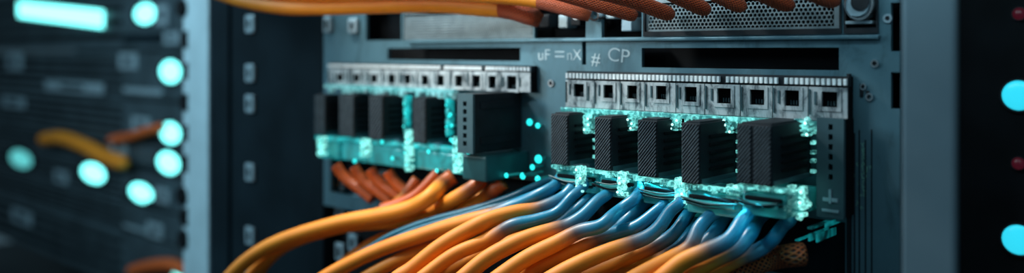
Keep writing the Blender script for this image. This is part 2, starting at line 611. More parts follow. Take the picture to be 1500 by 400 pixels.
text('uF', 797, 81, 16, 0, INK, 'printed_marking', panel, 0, 1.1)
text('=', 820, 81, 22, 0, INK, 'printed_marking', panel, 0, 1.2)
text('nX', 841, 81, 16, 0, INK, 'printed_marking', panel, 0, 1.0)
text('#', 873, 87, 19, 0, INK, 'printed_marking', panel, -.1, 1.0)
text('CP', 906, 82, 20, 0, INK, 'printed_marking', panel, -.12, 1.15)
for (ch, px, py, h, r) in (('Y', 1264, 213, 7, .2), ('E', 1265, 222, 8, .1), ('R', 1266, 232, 9, -.1), ('A', 1265, 241, 8, .2), ('U', 1267, 249, 9, 0), ('D', 1266, 258, 8, .3),
                           ('n', 1266, 266, 8, 0), ('b', 1266, 275, 9, .1), ('E', 1267, 284, 9, 0), ('x', 1275, 244, 7, .4), ('c', 1256, 240, 7, .3), ('s', 1252, 256, 7, 0),
                           ('o', 1258, 268, 6, .2), ('f', 1250, 276, 7, .1), ('z', 1243, 288, 9, .5), ('y', 1257, 296, 8, -.3), ('n', 1262, 304, 7, .6), ('r', 1247, 262, 6, .9), ('k', 1261, 285, 6, .7)):
    text(ch, px, py, h, 0, INKG, 'printed_marking', panel, r)
# dark rail with pin heads down the right edge of the port rows
a = P(1243, 108, 0)
MB().box(a.x, PX(1247.5), -.012, 0, CZ - .55, a.z, .001).build('edge_rail', BLACK, panel)
# vertical groove lines and pins in the dark field below the marking
gm = MB()
for px in (1252, 1259, 1268, 1277):
    gm.box(PX(px) - .0012, PX(px) + .0012, -.002, .001, CZ - .54, CZ - .16 - random.random() * .04)
gm.build('edge_groove', BLACK, panel)

# lower board behind the cables, dark, with pale clip blocks
board = panel
MB().box(PX(484), PX(1238), .05, .061, CZ - .55, CZ - .34).build('lower_board', NAVY, panel)


def cage_clip(px, py, parent, Y=0.0, wpx=15, hpx=26):
    p = P(px, py, Y)
    s = depth_at(p) / F
    w_, h_ = wpx * s * .72, hpx * s * .5
    if parent is panel: p.x = max(p.x, XL + .014 + w_)
    o = MB().box(p.x - w_, p.x + w_, Y - .014, Y, p.z - h_, p.z + h_, .006).build('cage_clip', CLIPM, parent)
    MB().box(p.x - w_ * .35, p.x + w_ * .35, Y - .016, Y - .013, p.z - h_ * .5, p.z + h_ * .5, .003).build('clip_slot', NAVY, o)
    return o


for (px, py) in ((488, 265), (486, 312), (484, 364), (525, 298), (520, 355), (566, 262)):
    cage_clip(px, py, panel, .05, 14, 26)

# ------------------------------------------------------------------ port modules
def port_module(name, x0, x1, zt, zb, y, holes_px, tick_n, label, tick_ratio=.55):
    """pale metal strip: dark tick rail with white contacts on top, a frame round every port below"""
    t = thing(name, ((x0 + x1) / 2, 0, zb), label, 'port module', 'port modules on the server front')
    hgt = zt - zb
    zr = zt - hgt * .23
    hs = []
    for (px0, px1, py0, py1) in holes_px:
        q0, q1 = P(px0, py0, y), P(px1, py1, y)
        hs.append((q0.x, q1.x, q1.z, q0.z))
    MB().box(x0, x1, y * .35, -.0006, zb, zt).build('back_plate', DARK, t)
    MB().box(x0, x1, y * .8, y * .35, zr, zt, .0015).build('contact_rail', BLACK, t)
    m = MB()
    step = (x1 - x0) / tick_n
    for i in range(tick_n):
        if i in (int(tick_n * .62), int(tick_n * .8)): continue
        a_ = x0 + (i + .5 * (1 - tick_ratio)) * step
        m.box(a_, a_ + step * tick_ratio, y * 1.05, y * .7, zr + hgt * .035, zt - hgt * .05)
    m.build('contact_row', TOOTH, t)
    cuts = [x0] + [(hs[i][1] + hs[i + 1][0]) / 2 + .25 * (hs[i + 1][0] - hs[i][1]) * random.uniform(-.5, .5) for i in range(len(hs) - 1)] + [x1]
    for i, h in enumerate(hs):
        a_, b_ = cuts[i] + .0012, cuts[i + 1] - .0012
        o = MB().plate(a_, b_, zb, zr - .0015, y, y + .004, [h]).build('port', PORT, t)
        MB().plate(a_, b_, zb, zr - .0015, y + .0042, y * .35, [h]).build('port_body', DARK, o)
        bw = .008
        zc = (h[2] + h[3]) / 2
        MB().plate(h[0] - bw, h[1] + bw, h[2] - bw * 1.1, h[3] + bw * .8, y - .0022, y, [h]).build('port_collar', PORT, o)
        # bent spring tabs beside the collar
        MB().box(a_ + .001, a_ + .0035, y - .0035, y, zb + .012, zr - .006).build('spring_tab', COVER, o)
        if b_ - h[1] > .026:
            MB().box(h[1] + bw + .004, h[1] + bw + .007, y - .003, y, zb + hgt * .2, zr - .016).build('spring_tab', COVER, o)
        if h[0] - a_ > .024:
            MB().box(h[0] - bw - .008, h[0] - bw - .004, y - .003, y, zc - .012, zc + .016).build('spring_tab', COVER, o)
        pc = MB()
        for q in range(4):
            xx = h[0] + (h[1] - h[0]) * (.2 + .2 * q)
            pc.box(xx - .001, xx + .001, y * .5, y * .36, h[2] + .002, h[2] + .012)
        pc.build('port_contact', COVER, o)
    return t


YP = -.03
hr = [(841, 856, 122.5, 142), (884.5, 898.5, 124, 144), (919.5, 933.5, 125, 145), (961.5, 976.5, 125.5, 146), (1003.5, 1021, 127, 149.5),
      (1051, 1071, 129, 152), (1099, 1120, 131, 154), (1150, 1171, 132, 156), (1204, 1227, 134, 157.5)]
pr0, pr1 = P(828, 104, YP), P(1242, 110, YP)
ZPT = CZ - .0535
ZPB = CZ - .148
port_module('port_module', pr0.x, pr1.x, ZPT, ZPB, YP, hr, 64, 'pale scuffed nine-port strip in focus at the right of the server front')
hl = [(494 + 0, 503, 108, 119), (519, 527, 108.5, 120), (544, 553, 109, 121), (569, 579, 109, 122), (593, 602, 109, 123), (618, 628, 110, 125),
      (641, 651, 110, 126), (667, 678, 110, 127), (692, 704, 110, 128), (716, 727, 111, 129.5), (743, 757, 111, 131)]
pl0, pl1 = P(480, 94, YP), P(777, 96, YP)
port_module('port_module', pl0.x, pl1.x, CZ - .041, CZ - .114, YP, hl, 70, 'blurred pale eleven-port strip at the left of the server front')


# ------------------------------------------------------------------ plugs
def clip_halfplanes(poly, planes):
    for (nx, nz, d) in planes:
        out = []
        n = len(poly)
        for i in range(n):
            a_, b_ = poly[i], poly[(i + 1) % n]
            da, db = a_[0] * nx + a_[1] * nz - d, b_[0] * nx + b_[1] * nz - d
            if da <= 0: out.append(a_)
            if (da < 0 < db) or (db < 0 < da):
                t_ = da / (da - db)
                out.append((a_[0] + t_ * (b_[0] - a_[0]), a_[1] + t_ * (b_[1] - a_[1])))
        poly = out
        if len(poly) < 3: return []
    return poly


def hatch(m, x0, x1, z0, z1, y, pitch=.0058, width=.0026, h=.003):
    planes = [(-1, 0, -x0), (1, 0, x1), (0, -1, -z0), (0, 1, z1)]
    L_ = (x1 - x0) + (z1 - z0)
    n = int(L_ * 1.3 / pitch)
    ang = math.radians(50)
    dx, dz = math.cos(ang), math.sin(ang)
    nx, nz = -dz, dx
    for i in range(-n, n):
        ox, oz = x0 + nx * i * pitch, z0 + nz * i * pitch
        strip = [(ox - dx * 2, oz - dz * 2), (ox + dx * 2, oz + dz * 2), (ox + dx * 2 + nx * width, oz + dz * 2 + nz * width), (ox - dx * 2 + nx * width, oz - dz * 2 + nz * width)]
        c_ = clip_halfplanes(strip, planes)
        if len(c_) >= 3: m.prism(c_, y - h, y)


def plug(x0, x1, yf, yb, zt, zb, label, group, fine=True, double=False):
    t = thing('network_plug', ((x0 + x1) / 2, (yf + yb) / 2, zb), label, 'plug', group)
    MB().box(x0, x1, yf, yb, zb, zt, .0025).build('plug_body', BLACK, t)
    m = MB()
    e = .003
    if double:
        xm = x0 + (x1 - x0) * .46
        hatch(m, x0 + e, xm - .004, zb + e, zt - e, yf)
        hatch(m, xm + .004, x1 - e, zb + e, zt - e, yf)
    else:
        hatch(m, x0 + e, x1 - e, zb + e, zt - e, yf, *((.0058, .0026, .003) if fine else (.011, .006, .003)))
    m.build('grip_ridges', HATCH, t, label='charcoal end face with diagonal grip ridges')
    # side louvres
    s = MB()
    n = 5
    hh = (zt - zb)
    for i in range(n):
        zc = zb + hh * (.16 + .68 * (i + .5) / n)
        s.box(x1 - .001, x1 + .0035, yf + (yb - yf) * .22, yf + (yb - yf) * .86, zc - hh * .028, zc + hh * .022, .0012)
    s.build('side_louvre', DARK, t)
    MB().box(x1 - .0005, x1 + .002, yf + .004, yb - .004, zb + .001, zb + hh * .09, .0008).build('lower_rim', COVER, t)
    MB().box(x0 + .006, x1 - .006, yf + .01, yb - .01, zt - .0005, zt + .003, .001).build('latch_tab', BLACK, t)
    return t


PLR = [  # front left px, front right px, side right px, top py, bottom py (at the front corner)
    (807, 833, 870, 168, 243, 'ribbed black plug at the left end of the sharp right-hand row'),
    (871, 896, 936, 173, 251, 'ribbed black plug second from left in the sharp right-hand row'),
    (934, 963, 1000, 177, 261, 'ribbed black plug in the middle of the sharp right-hand row'),
    (998, 1026, 1078, 181, 271, 'ribbed black plug fourth from left in the sharp right-hand row'),
    (1079, 1131, 1186, 184, 274, 'double-width ribbed black plug at the right end of the sharp row')]
plug_info = []
for i, (a, b, c_, ty, by, lab) in enumerate(PLR):
    X1 = PX(c_, -.012)
    yf = front_y(b, X1)
    pa = P(a, ty, yf)
    pt, pb = P(b, ty, yf), P(b, by, yf)
    plug(pa.x, X1, yf, -.004, pt.z, pb.z, lab, 'plugs under the right port strip', True, i == 4)
    plug_info.append((pa.x, X1, yf, pt.z, pb.z))
PLL = [(461, 477, 498, 140, 199, 'blurred black plug furthest left under the far port strip'),
       (497, 519, 540, 140, 202, 'blurred black plug second from left under the far port strip'),
       (541, 561, 597, 141, 206, 'blurred black plug third from left under the far port strip'),
       (605, 624, 656, 144, 211, 'blurred black plug beside the tall black module of the far row')]
plug_infoL = []
for (a, b, c_, ty, by, lab) in PLL:
    X1 = PX(c_, -.012)
    yf = front_y(b, X1)
    pa, pt, pb = P(a, ty, yf), P(b, ty, yf), P(b, by, yf)
    plug(pa.x, X1, yf, -.004, pt.z, pb.z, lab, 'plugs under the left port strip', False)
    plug_infoL.append((pa.x, X1, yf, pt.z, pb.z))


# tall black module at the right end of the far row
def tall_module(a, b, c_, ty, by, label, name='end_module', yb=-.004):
    X1 = PX(c_, yb)
    yf = front_y(b, X1)
    pa, pt, pb = P(a, ty, yf), P(b, ty, yf), P(b, by, yf)
    t = thing(name, ((pa.x + X1) / 2, yf / 2, pb.z), label, 'module')
    MB().box(pa.x + .002, X1, yf + .008, yb, pb.z, pt.z, .003).build('module_body', BLACK, t)
    n = 6
    xm = (pa.x + X1) / 2
    hh = pt.z - pb.z
    hs = [(xm - .007, xm + .007, pb.z + hh * (.1 + .8 * (i + .5) / n) - .0065, pb.z + hh * (.1 + .8 * (i + .5) / n) + .0065) for i in range(n)]
    MB().plate(pa.x, X1 + .001, pb.z, pt.z, yf, yf + .008, hs).build('vent_plate', COVER, t, label='teal-grey end plate with a column of square holes')
    for z_ in (.2, .8):
        MB().box(X1 - .001, X1 + .003, yf + .03, yb - .03, pb.z + hh * (z_ - .06), pb.z + hh * (z_ + .06), .001).build('side_rib', BLACK, t)
    return t, pa.x, X1, yf, pt.z, pb.z


tm = tall_module(670, 692, 764, 138, 226, 'tall black module with holed end plate, blurred, left of the seam')

# holed cover plate closing the right row
a, b = P(1196, 172, -.06), P(1236, 322, -.06)
t = thing('cover_plate', ((a.x + b.x) / 2, -.03, b.z), 'teal-grey upright cover with a column of small dark holes beside the double plug', 'cover')
hh = a.z - b.z
xm = a.x + (b.x - a.x) * .52
hs = [(xm - .0045, xm + .0045, a.z - hh * f_ - .006, a.z - hh * f_ + .006) for f_ in (.09, .19, .29, .39, .49, .59)]
MB().plate(a.x, b.x, b.z, a.z, -.06, -.05, hs).build('plate', COVER, t)
MB().box(a.x + .002, b.x - .002, -.05, 0, b.z + .002, a.z - .002).build('cover_body', DARK, t)
m = MB().box(xm - .003, xm + .003, -.064, -.06, b.z + .03, b.z + .06, .001).box(xm - .016, xm + .016, -.063, -.06, b.z + .034, b.z + .042, .001).box(xm - .018, xm + .018, -.063, -.06, b.z + .012, b.z + .018, .001)
m.build('cross_catch', CLIPM, t)
for (px, py, w_, h_) in ((1187, 334, 6, 3), (1186, 348, 2.5, 9), (1197, 349, 2, 10), (1210, 330, 2, 6), (1168, 352, 5, 2)):
    q = P(px, py, -.05)
    k_ = depth_at(q) / F
    MB().box(q.x - w_ * k_ * .6, q.x + w_ * k_ * .6, -.054, .052, q.z - h_ * k_ * .6, q.z + h_ * k_ * .6, .0015).build('teal_glint', GLOWM, t)  # teal glints put in as small glowing blocks


# ------------------------------------------------------------------ teal-lit clear connector strips
def shard(m, p, sx, sy, sz, rot):
    b = bmesh.new()
    bmesh.ops.create_cube(b, size=1.0)
    bmesh.ops.bevel(b, geom=list(b.edges), offset=.18, segments=1, affect='EDGES')
    M = Matrix.Translation(p) @ Matrix.Rotation(rot, 4, 'Y') @ Matrix.Rotation(rot * .6, 4, 'X') @ Matrix.Diagonal((sx, sy, sz, 1))
    m.add_bm(b, M)
    b.free()


def clear_clip(px, py0, py1, Y, wpx, parent, material, led):
    """moulded clear latch: a hooked upright with cross bars and a bright point inside"""
    p0, p1 = P(px, py0, Y), P(px, py1, Y)
    s = depth_at(p0) / F
    W = wpx * s
    m = MB()
    m.box(p0.x - W * .5, p0.x - W * .2, Y - .012, Y + .012, p1.z, p0.z, .003)
    m.box(p0.x + W * .1, p0.x + W * .36, Y - .010, Y + .010, p1.z + (p0.z - p1.z) * .25, p0.z, .003)
    for f_ in (.05, .3, .55, .8):
        m.box(p0.x - W * .5, p0.x + W * (.5 - .3 * abs(f_ - .4)), Y - .014, Y + .008, p1.z + (p0.z - p1.z) * f_, p1.z + (p0.z - p1.z) * (f_ + .12), .002)
    for k_ in range(4):
        shard(m, Vector((p0.x + random.uniform(-.6, .6) * W, Y + random.uniform(-.015, .005), p1.z + (p0.z - p1.z) * random.random())), W * .32, .008, W * .26, random.uniform(-1, 1))
    o = m.build('clear_clip', material, parent)
    for k_ in range(3):
        q = Vector((p0.x + random.uniform(-.4, .4) * W, 0, p1.z + (p0.z - p1.z) * (.15 + .3 * k_ + random.uniform(0, .1))))
        MB().dome((q.x, q.z), .0032, Y - .014, .003, 8, 3).build('point_light', led, o)
    return o


stripR = thing('connector_strip', (P(1010, 290).x, -.04, P(1010, 290).z), 'clear plastic connector strip glowing pale teal round the sharp right-hand plugs', 'connector strip', 'lit connector strips')
# top rail: thin bright edge with moulded teeth hanging from it
m = MB()
xa, xb = PX(824, -.045), PX(1205, -.045)
m.box(xa, xb, -.055, -.032, ZPB - .012, ZPB - .001, .002)
n = 40
for i in range(n):
    x_ = xa + (xb - xa) * (i + .5) / n
    if random.random() < .15: continue
    w_ = .0055 * random.uniform(.7, 1.3)
    h_ = random.choice((.012, .016, .022, .014))
    m.box(x_ - w_, x_ + w_, -.052, -.034, ZPB - .012 - h_, ZPB - .0112, .0015)
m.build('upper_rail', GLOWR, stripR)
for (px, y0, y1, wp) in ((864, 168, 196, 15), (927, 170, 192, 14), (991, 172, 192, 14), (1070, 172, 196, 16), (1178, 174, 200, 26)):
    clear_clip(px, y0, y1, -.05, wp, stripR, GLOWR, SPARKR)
# lower rail under the plugs, stepped along with them, and the housings below
for i, (x0, x1, yf, zt, zb) in enumerate(plug_info):
    nx = plug_info[i + 1][0] if i < 4 else PX(1196, -.05)
    m = MB()
    m.box(x0 - .004, nx - .004, yf * .95, yf * .95 + .02, zb - .009, zb - .003, .002)
    k_ = 0
    x_ = x0
    while x_ < nx - .008:
        w_ = random.uniform(.004, .009)
        m.box(x_, x_ + w_, yf * .95 - .005, yf * .95 + .012, zb - .0105 - random.choice((0, .001, .002, .007)), zb - .0035, .0012)
        x_ += w_ + .003
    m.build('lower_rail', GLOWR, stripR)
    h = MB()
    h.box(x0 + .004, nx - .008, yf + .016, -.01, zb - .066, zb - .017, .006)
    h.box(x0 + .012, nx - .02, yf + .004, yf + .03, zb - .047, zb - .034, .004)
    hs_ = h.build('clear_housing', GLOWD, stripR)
    d = MB()
    d.box(x0 + .014, nx - .014, yf + .006, yf + .014, zb - .033, zb - .024, .003)
    d.box(x0 + .03, nx - .02, yf + .0085, yf + .014, zb - .043, zb - .038, .002)
    d.build('housing_slot', DARK, hs_)
for (px, y0, y1, wp, Y) in ((852, 243, 279, 13, -.125), (914, 251, 288, 14, -.125), (999, 260, 302, 17, -.13), (1075, 270, 312, 17, -.135), (1170, 272, 318, 30, -.11)):
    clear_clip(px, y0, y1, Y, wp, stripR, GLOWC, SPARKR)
# sparkles between the plugs, put in as small glowing blocks
for i, (x0, x1, yf, zt, zb) in enumerate(plug_info):
    m = MB()
    for f_ in (.12, .3, .45, .62, .8):
        m.box(x1 + .008, x1 + .018, -.03, -.016, zb + (zt - zb) * f_ - .004, zb + (zt - zb) * f_ + .005, .002)
    m.build('side_sparkle', GLOWR, stripR)

# the strip's own LEDs shine down over the plugged ends
l = area('strip_light', (P(1000, 285, -.14).x, -.135, plug_info[2][4] - .02), (P(1000, 285, -.14).x - .03, -.24, plug_info[2][4] - .14), .80, 1.1, (0.06, 0.80, 1.0), .012)
stripL = thing('connector_strip', (P(600, 230).x, -.04, P(600, 240).z), 'blurred connector strip glowing saturated teal under the far left plugs', 'connector strip', 'lit connector strips')
xa, xb = PX(478, -.04), PX(668, -.04)
m = MB().box(xa, xb, -.05, -.03, CZ - .127, CZ - .115, .002)
for i in range(26):
    x_ = xa + (xb - xa) * (i + .5) / 26
    m.box(x_ - .008, x_ + .008, -.052, -.034, CZ - .127 - random.choice((.0, .01, .016)), CZ - .126, .002)
m.build('upper_rail', GLOWP, stripL)
for i, (x0, x1, yf, zt, zb) in enumerate(plug_infoL):
    nx = plug_infoL[i + 1][0] if i < 3 else tm[1]
    MB().box(x0 - .004, nx - .006, yf * .95, yf * .95 + .03, zb - .016, zb - .003, .003).build('lower_rail', GLOWL, stripL)
    MB().box(x0 + .004, nx - .012, yf * .9, -.01, zb - .080, zb - .02, .008).build('clear_housing', GLOWM, stripL)
for (px, y0, y1, wp, Y) in ((473, 200, 228, 14, -.09), (537, 203, 230, 16, -.09), (601, 190, 252, 12, -.10), (672, 200, 254, 14, -.12), (660, 140, 200, 8, -.05), (598, 140, 196, 8, -.05)):
    clear_clip(px, y0, y1, Y, wp, stripL, GLOWC if y1 > 220 else GLOWL, SPARK)
MB().box(tm[1] - .002, tm[2] + .03, tm[3] + .02, -.005, tm[5] - .075, tm[5] - .006, .006).build('clear_housing', WIRE, stripL)
for (px, py, Y, r) in ((686, 228, -.17, .007), (718, 228, -.12, .006), (640, 250, -.13, .006), (703, 254, -.15, .008), (725, 256, -.13, .008), (742, 257, -.11, .007), (765, 256, -.09, .006),
                       (660, 168, -.06, .006), (662, 184, -.06, .005), (661, 205, -.06, .006), (776, 179, -.02, .010), (788, 184, -.02, .008), (789, 233, -.03, .012), (766, 258, -.06, .009),
                       (780, 245, -.05, .008), (788, 262, -.06, .009), (560, 208, -.12, .006), (520, 236, -.11, .007), (575, 232, -.12, .006), (628, 222, -.12, .006)):
    p = P(px, py, Y)
    MB().dome((p.x, p.z), r, Y, r * .8, 12, 4).build('point_light', SPARK, stripL)
    o = MB().cyl((p.x, p.z), r * .5, Y - .0005, -.004 if py < 200 or px > 760 else Y + .05, 8).build('light_stem', GLOWD, stripL)


# ------------------------------------------------------------------ cables
def catmull(pts, n):
    pts = [np.array(p, float) for p in pts]
    pts = [2 * pts[0] - pts[1]] + pts + [2 * pts[-1] - pts[-2]]
    out = []
    for i in range(1, len(pts) - 2):
        p0, p1, p2, p3 = pts[i - 1:i + 3]
        for k in range(12):
            t_ = k / 12
            out.append(.5 * (2 * p1 + (p2 - p0) * t_ + (2 * p0 - 5 * p1 + 4 * p2 - p3) * t_ ** 2 + (3 * p1 - p0 - 3 * p2 + p3) * t_ ** 3))
    out.append(pts[-2])
    out = np.array(out)
    d = np.r_[0, np.cumsum(np.linalg.norm(np.diff(out, axis=0), axis=1))]
    s = np.linspace(0, d[-1], n)
    return np.stack([np.interp(s, d, out[:, k]) for k in range(3)], 1)


NPT = 56
cables = []


def cable(kind, label, group, pts, y0, y1, r, split=None, ylist=None):
    """pts: picture columns and rows along the cable, first the plugged end; depth runs from y0 to y1 along it"""
    a_ = np.array(pts, float)
    d = np.r_[0, np.cumsum(np.linalg.norm(np.diff(a_, axis=0), axis=1))]
    d /= d[-1]
    pp = []
    if kind == 'b':
        pts = [(px + 4, py + 6) for px, py in pts]
    for i, (px, py) in enumerate(pts):
        Y = ylist[i] if ylist else y0 + (y1 - y0) * d[i] ** 0.85
        pp.append(P(px, py, Y))
    if kind == 'u':                 # the bundle runs on up and away to the left
        v_ = (pp[-1] - pp[-2]).normalized()
        pp.append(pp[-1] + v_ * .3 + Vector((0, 0, .05)))
        pp.append(pp[-1] + v_ * .4 + Vector((0, 0, .15)))
    if kind == 'b':
        pp = [P(pts[0][0] + 9, pts[0][1] - 14, y0 + .045)] + pp
    cables.append(dict(kind=kind, label=label, group=group, c=catmull(pp, NPT), r=r, split=split))


GR = 'blue-booted orange cables of the right row'
# right row, plugged end first; split = picture column where the blue turns orange
cable('b', 'orange cable with blue boot at the right end of the fan, below the double plug', GR, [(1152, 318), (1142, 326), (1126, 347), (1103, 363), (1080, 372), (1046, 389), (1005, 412), (940, 450)], -.10, -.22, 0.0190, 1088)
cable('b', 'orange cable whose blue boot is second from the right in the fan', GR, [(1120, 305), (1108, 316), (1092, 341), (1074, 360), (1040, 376), (1000, 398), (930, 440)], -.11, -.26, 0.0186, 1066)
cable('b', 'orange cable whose blue boot is third from the right, curving to the lower edge', GR, [(1094, 306), (1083, 318), (1064, 345), (1030, 362), (997, 377), (968, 400), (900, 455)], -.12, -.33, 0.0194, 1036)
cable('b', 'orange cable with straight blue boot tucked behind the third from the right', GR, [(1068, 302), (1058, 313), (1033, 346), (1008, 366), (972, 388), (930, 412), (860, 450)], -.11, -.24, 0.0186, 1018)
cable('b', 'orange cable with bright S-bent blue boot below the fourth plug', GR, [(1046, 304), (1036, 310), (1020, 328), (1005, 357), (971, 377), (926, 402), (850, 450)], -.12, -.36, 0.0194, 1008)
cable('b', 'orange cable with blue boot just left of the S-bent one', GR, [(1016, 296), (1004, 307), (985, 334), (960, 352), (916, 371), (870, 390), (820, 412), (750, 450)], -.11, -.27, 0.0186, 955)
cable('b', 'orange cable with blue boot starting below the gap of third and fourth plugs', GR, [(990, 293), (978, 303), (960, 328), (938, 344), (890, 361), (845, 380), (800, 404), (720, 455)], -.12, -.38, 0.0194, 925)
cable('b', 'orange cable with blue boot running long and flat below the third plug', GR, [(970, 292), (958, 303), (929, 325), (900, 334), (873, 341), (840, 358), (795, 378), (735, 412), (670, 450)], -.11, -.33, 0.0186, 868)
cable('b', 'orange cable with short blue boot half hidden under the third plug', GR, [(945, 288), (932, 300), (909, 320), (885, 338), (846, 350), (805, 366), (760, 388), (700, 420), (640, 455)], -.10, -.26, 0.0183, 872)
cable('b', 'orange cable with blue boot below the gap of second and third plugs', GR, [(926, 285), (913, 295), (895, 309), (876, 325), (845, 333), (812, 350), (768, 372), (722, 403), (650, 455)], -.12, -.42, 0.0198, 838)
cable('b', 'orange cable with blue boot below the second plug, its orange part broad and bright', GR, [(886, 278), (872, 288), (850, 310), (828, 324), (808, 330), (765, 344), (715, 369), (678, 398), (620, 450)], -.12, -.45, 0.0201, 818)
cable('b', 'orange cable with blue boot behind the second plug boot', GR, [(866, 278), (853, 290), (832, 308), (808, 326), (770, 340), (718, 358), (672, 380), (635, 404), (570, 450)], -.10, -.34, 0.0183, 800)
cable('b', 'orange cable with long thin blue stretch lying over the orange bundle', GR, [(848, 270), (834, 282), (812, 305), (782, 316), (745, 325), (708, 347), (660, 368), (612, 403), (550, 450)], -.11, -.44, 0.0181, 735)
cable('b', 'orange cable crossing over the others toward the lower left, blue only at its start', GR, [(836, 266), (819, 284), (786, 299), (750, 305), (706, 319), (646, 352), (600, 388), (575, 405), (530, 450)], -.11, -.50, 0.0209, 790)
cable('b', 'uppermost orange cable of the front bundle, blue at its upper right', GR, [(818, 258), (799, 272), (757, 292), (712, 310), (660, 324), (610, 340), (560, 357), (515, 377), (466, 404), (400, 450)], -.10, -.40, 0.0203, 722)
cable('b', 'orange cable low in the bundle below the uppermost one', GR, [(806, 268), (788, 290), (745, 318), (700, 336), (655, 351), (595, 368), (530, 402), (470, 450)], -.10, -.36, 0.0186, 740)
cable('b', 'orange cable filling the middle of the lower left bundle', GR, [(828, 292), (790, 322), (745, 338), (700, 352), (640, 374), (590, 400), (530, 440)], -.09, -.30, 0.0186, 780)
cable('b', 'orange cable behind the bright broad one at the bottom centre', GR, [(905, 312), (870, 340), (825, 362), (775, 384), (740, 404), (670, 450)], -.10, -.24, 0.0186, 862)
cable('b', 'shaded orange cable low at the bottom right of the fan', GR, [(1010, 330), (985, 360), (940, 380), (895, 394), (850, 414), (790, 450)], -.10, -.17, 0.0181, 975)
cable('b', 'shaded orange cable under the right end of the fan', GR, [(1090, 345), (1060, 372), (1020, 390), (985, 404), (930, 440)], -.08, -.13, 0.0175, 1062)
GB = 'thin blue cables over the orange bundle'
cable('t', 'thin teal-blue cable at the top edge of the front bundle', GB, [(812, 262), (790, 270), (747, 289), (690, 308), (625, 325), (576, 344), (545, 362), (510, 382)], -.09, -.27, .0105, -1)
cable('t', 'thin teal-blue cable just under the topmost thin blue one', GB, [(800, 278), (775, 287), (735, 300), (690, 313), (640, 327), (600, 340), (565, 357), (525, 377)], -.095, -.30, .0095, -1)
cable('t', 'thin blue cable half buried under the crossing orange cable', GB, [(826, 290), (800, 309), (760, 317), (715, 330), (690, 345), (660, 362), (640, 380), (600, 410)], -.09, -.35, .0105, -1)
cable('x', 'brown-orange braided cable with a cut end at the bottom right', None, [(1181, 372), (1168, 373), (1140, 377), (1105, 386), (1070, 397), (1020, 414)], -.10, -.18, .0245)
cable('x', 'dark braided cable glimpsed low between the orange cables', None, [(960, 392), (925, 392), (890, 400), (850, 412)], -.04, -.09, .0200)
# far row
GL = 'orange cables of the far left row'
cable('o', 'long blurred orange cable sweeping down to the lower left corner', GL, [(664, 258), (650, 268), (628, 290), (600, 305), (560, 315), (500, 326), (430, 346), (385, 366), (350, 392), (320, 425)], -.09, -.40, .0230)
cable('o', 'blurred orange cable merging under the long sweeping one', GL, [(708, 262), (694, 274), (668, 290), (636, 308), (600, 321), (555, 327), (510, 331), (455, 345), (410, 364), (380, 390), (350, 425)], -.10, -.33, .0200)
cable('o', 'blurred orange cable rising steeply to the middle of the far row', GL, [(612, 262), (602, 276), (586, 295), (562, 310), (525, 320), (480, 334), (430, 355), (395, 380), (365, 425)], -.08, -.28, .0180)
cable('o', 'blurred orange cable nearest the seam, dipping behind the front bundle', GL, [(738, 268), (722, 280), (690, 300), (655, 322), (620, 336), (580, 344), (540, 360), (500, 390), (470, 425)], -.09, -.24, .0185)
for i, (px, lab) in enumerate(((500, 'short red-orange cable stub at the far left of the blurred row'), (526, 'short red-orange cable stub second from the far left'), (550, 'short red-orange cable stub third from the far left'),
                               (576, 'short red-orange cable stub beside the steep blurred cable'))):
    e = 262 + i * 3
    cable('s', lab, 'cable stubs of the far row', [(px - 8, e - 20), (px, e - 8), (px + 12, e + 4), (px + 26, e + 14), (px + 46, e + 30)], -.09, -.05, .0175)
cable('s', 'short red-orange cable between the two merging blurred ones', 'cable stubs of the far row', [(642, 254), (634, 262), (612, 284), (590, 296), (560, 306)], -.08, -.14, .0170)
# upper bundle
GT = 'orange cables above the mesh'
cable('u', 'long blurred orange cable along the top edge, ending above the seam', GT, [(792, 31), (775, 22), (745, 13), (700, 9), (650, 5), (600, 5), (540, 7), (470, 9), (420, 9), (370, 2), (330, -9), (290, -26)], -.03, -.34, .0285, 735)
cable('u', 'orange cable behind the top edge one, ending left of the first socket', GT, [(864, 24), (846, 17), (815, 8), (780, 0), (730, -5), (670, -8), (600, -9), (520, -8), (440, -8), (360, -16), (310, -30)], -.03, -.32, .0205, 790)
cable('u', 'braided cable ending above the left end of the dark slot', GT, [(930, 24), (910, 16), (880, 8), (840, -4), (790, -18), (740, -30)], -.03, -.25, .0190, 812)
cable('u', 'braided cable ending at the left corner of the mesh', GT, [(984, 22), (962, 14), (930, 2), (895, -8), (850, -22)], -.02, -.22, .0190, 870)
cable('u', 'braided cable tip hanging over the left of the mesh', GT, [(1036, 15), (1020, 8), (995, -4), (965, -18), (930, -34)], -.02, -.20, .0185, 940)
cable('u', 'braided cable tip second of those over the mesh', GT, [(1088, 10), (1074, 4), (1050, -8), (1020, -24), (990, -40)], -.02, -.20, .0180, 1000)
cable('u', 'braided cable tip third of those over the mesh', GT, [(1158, 8), (1143, 3), (1120, -7), (1090, -20), (1060, -36)], -.02, -.20, .0180, 1070)
cable('u', 'braided cable tip nearest the round connector', GT, [(1224, 2), (1210, -2), (1185, -12), (1155, -26), (1120, -44)], -.02, -.20, .0180, 1130)

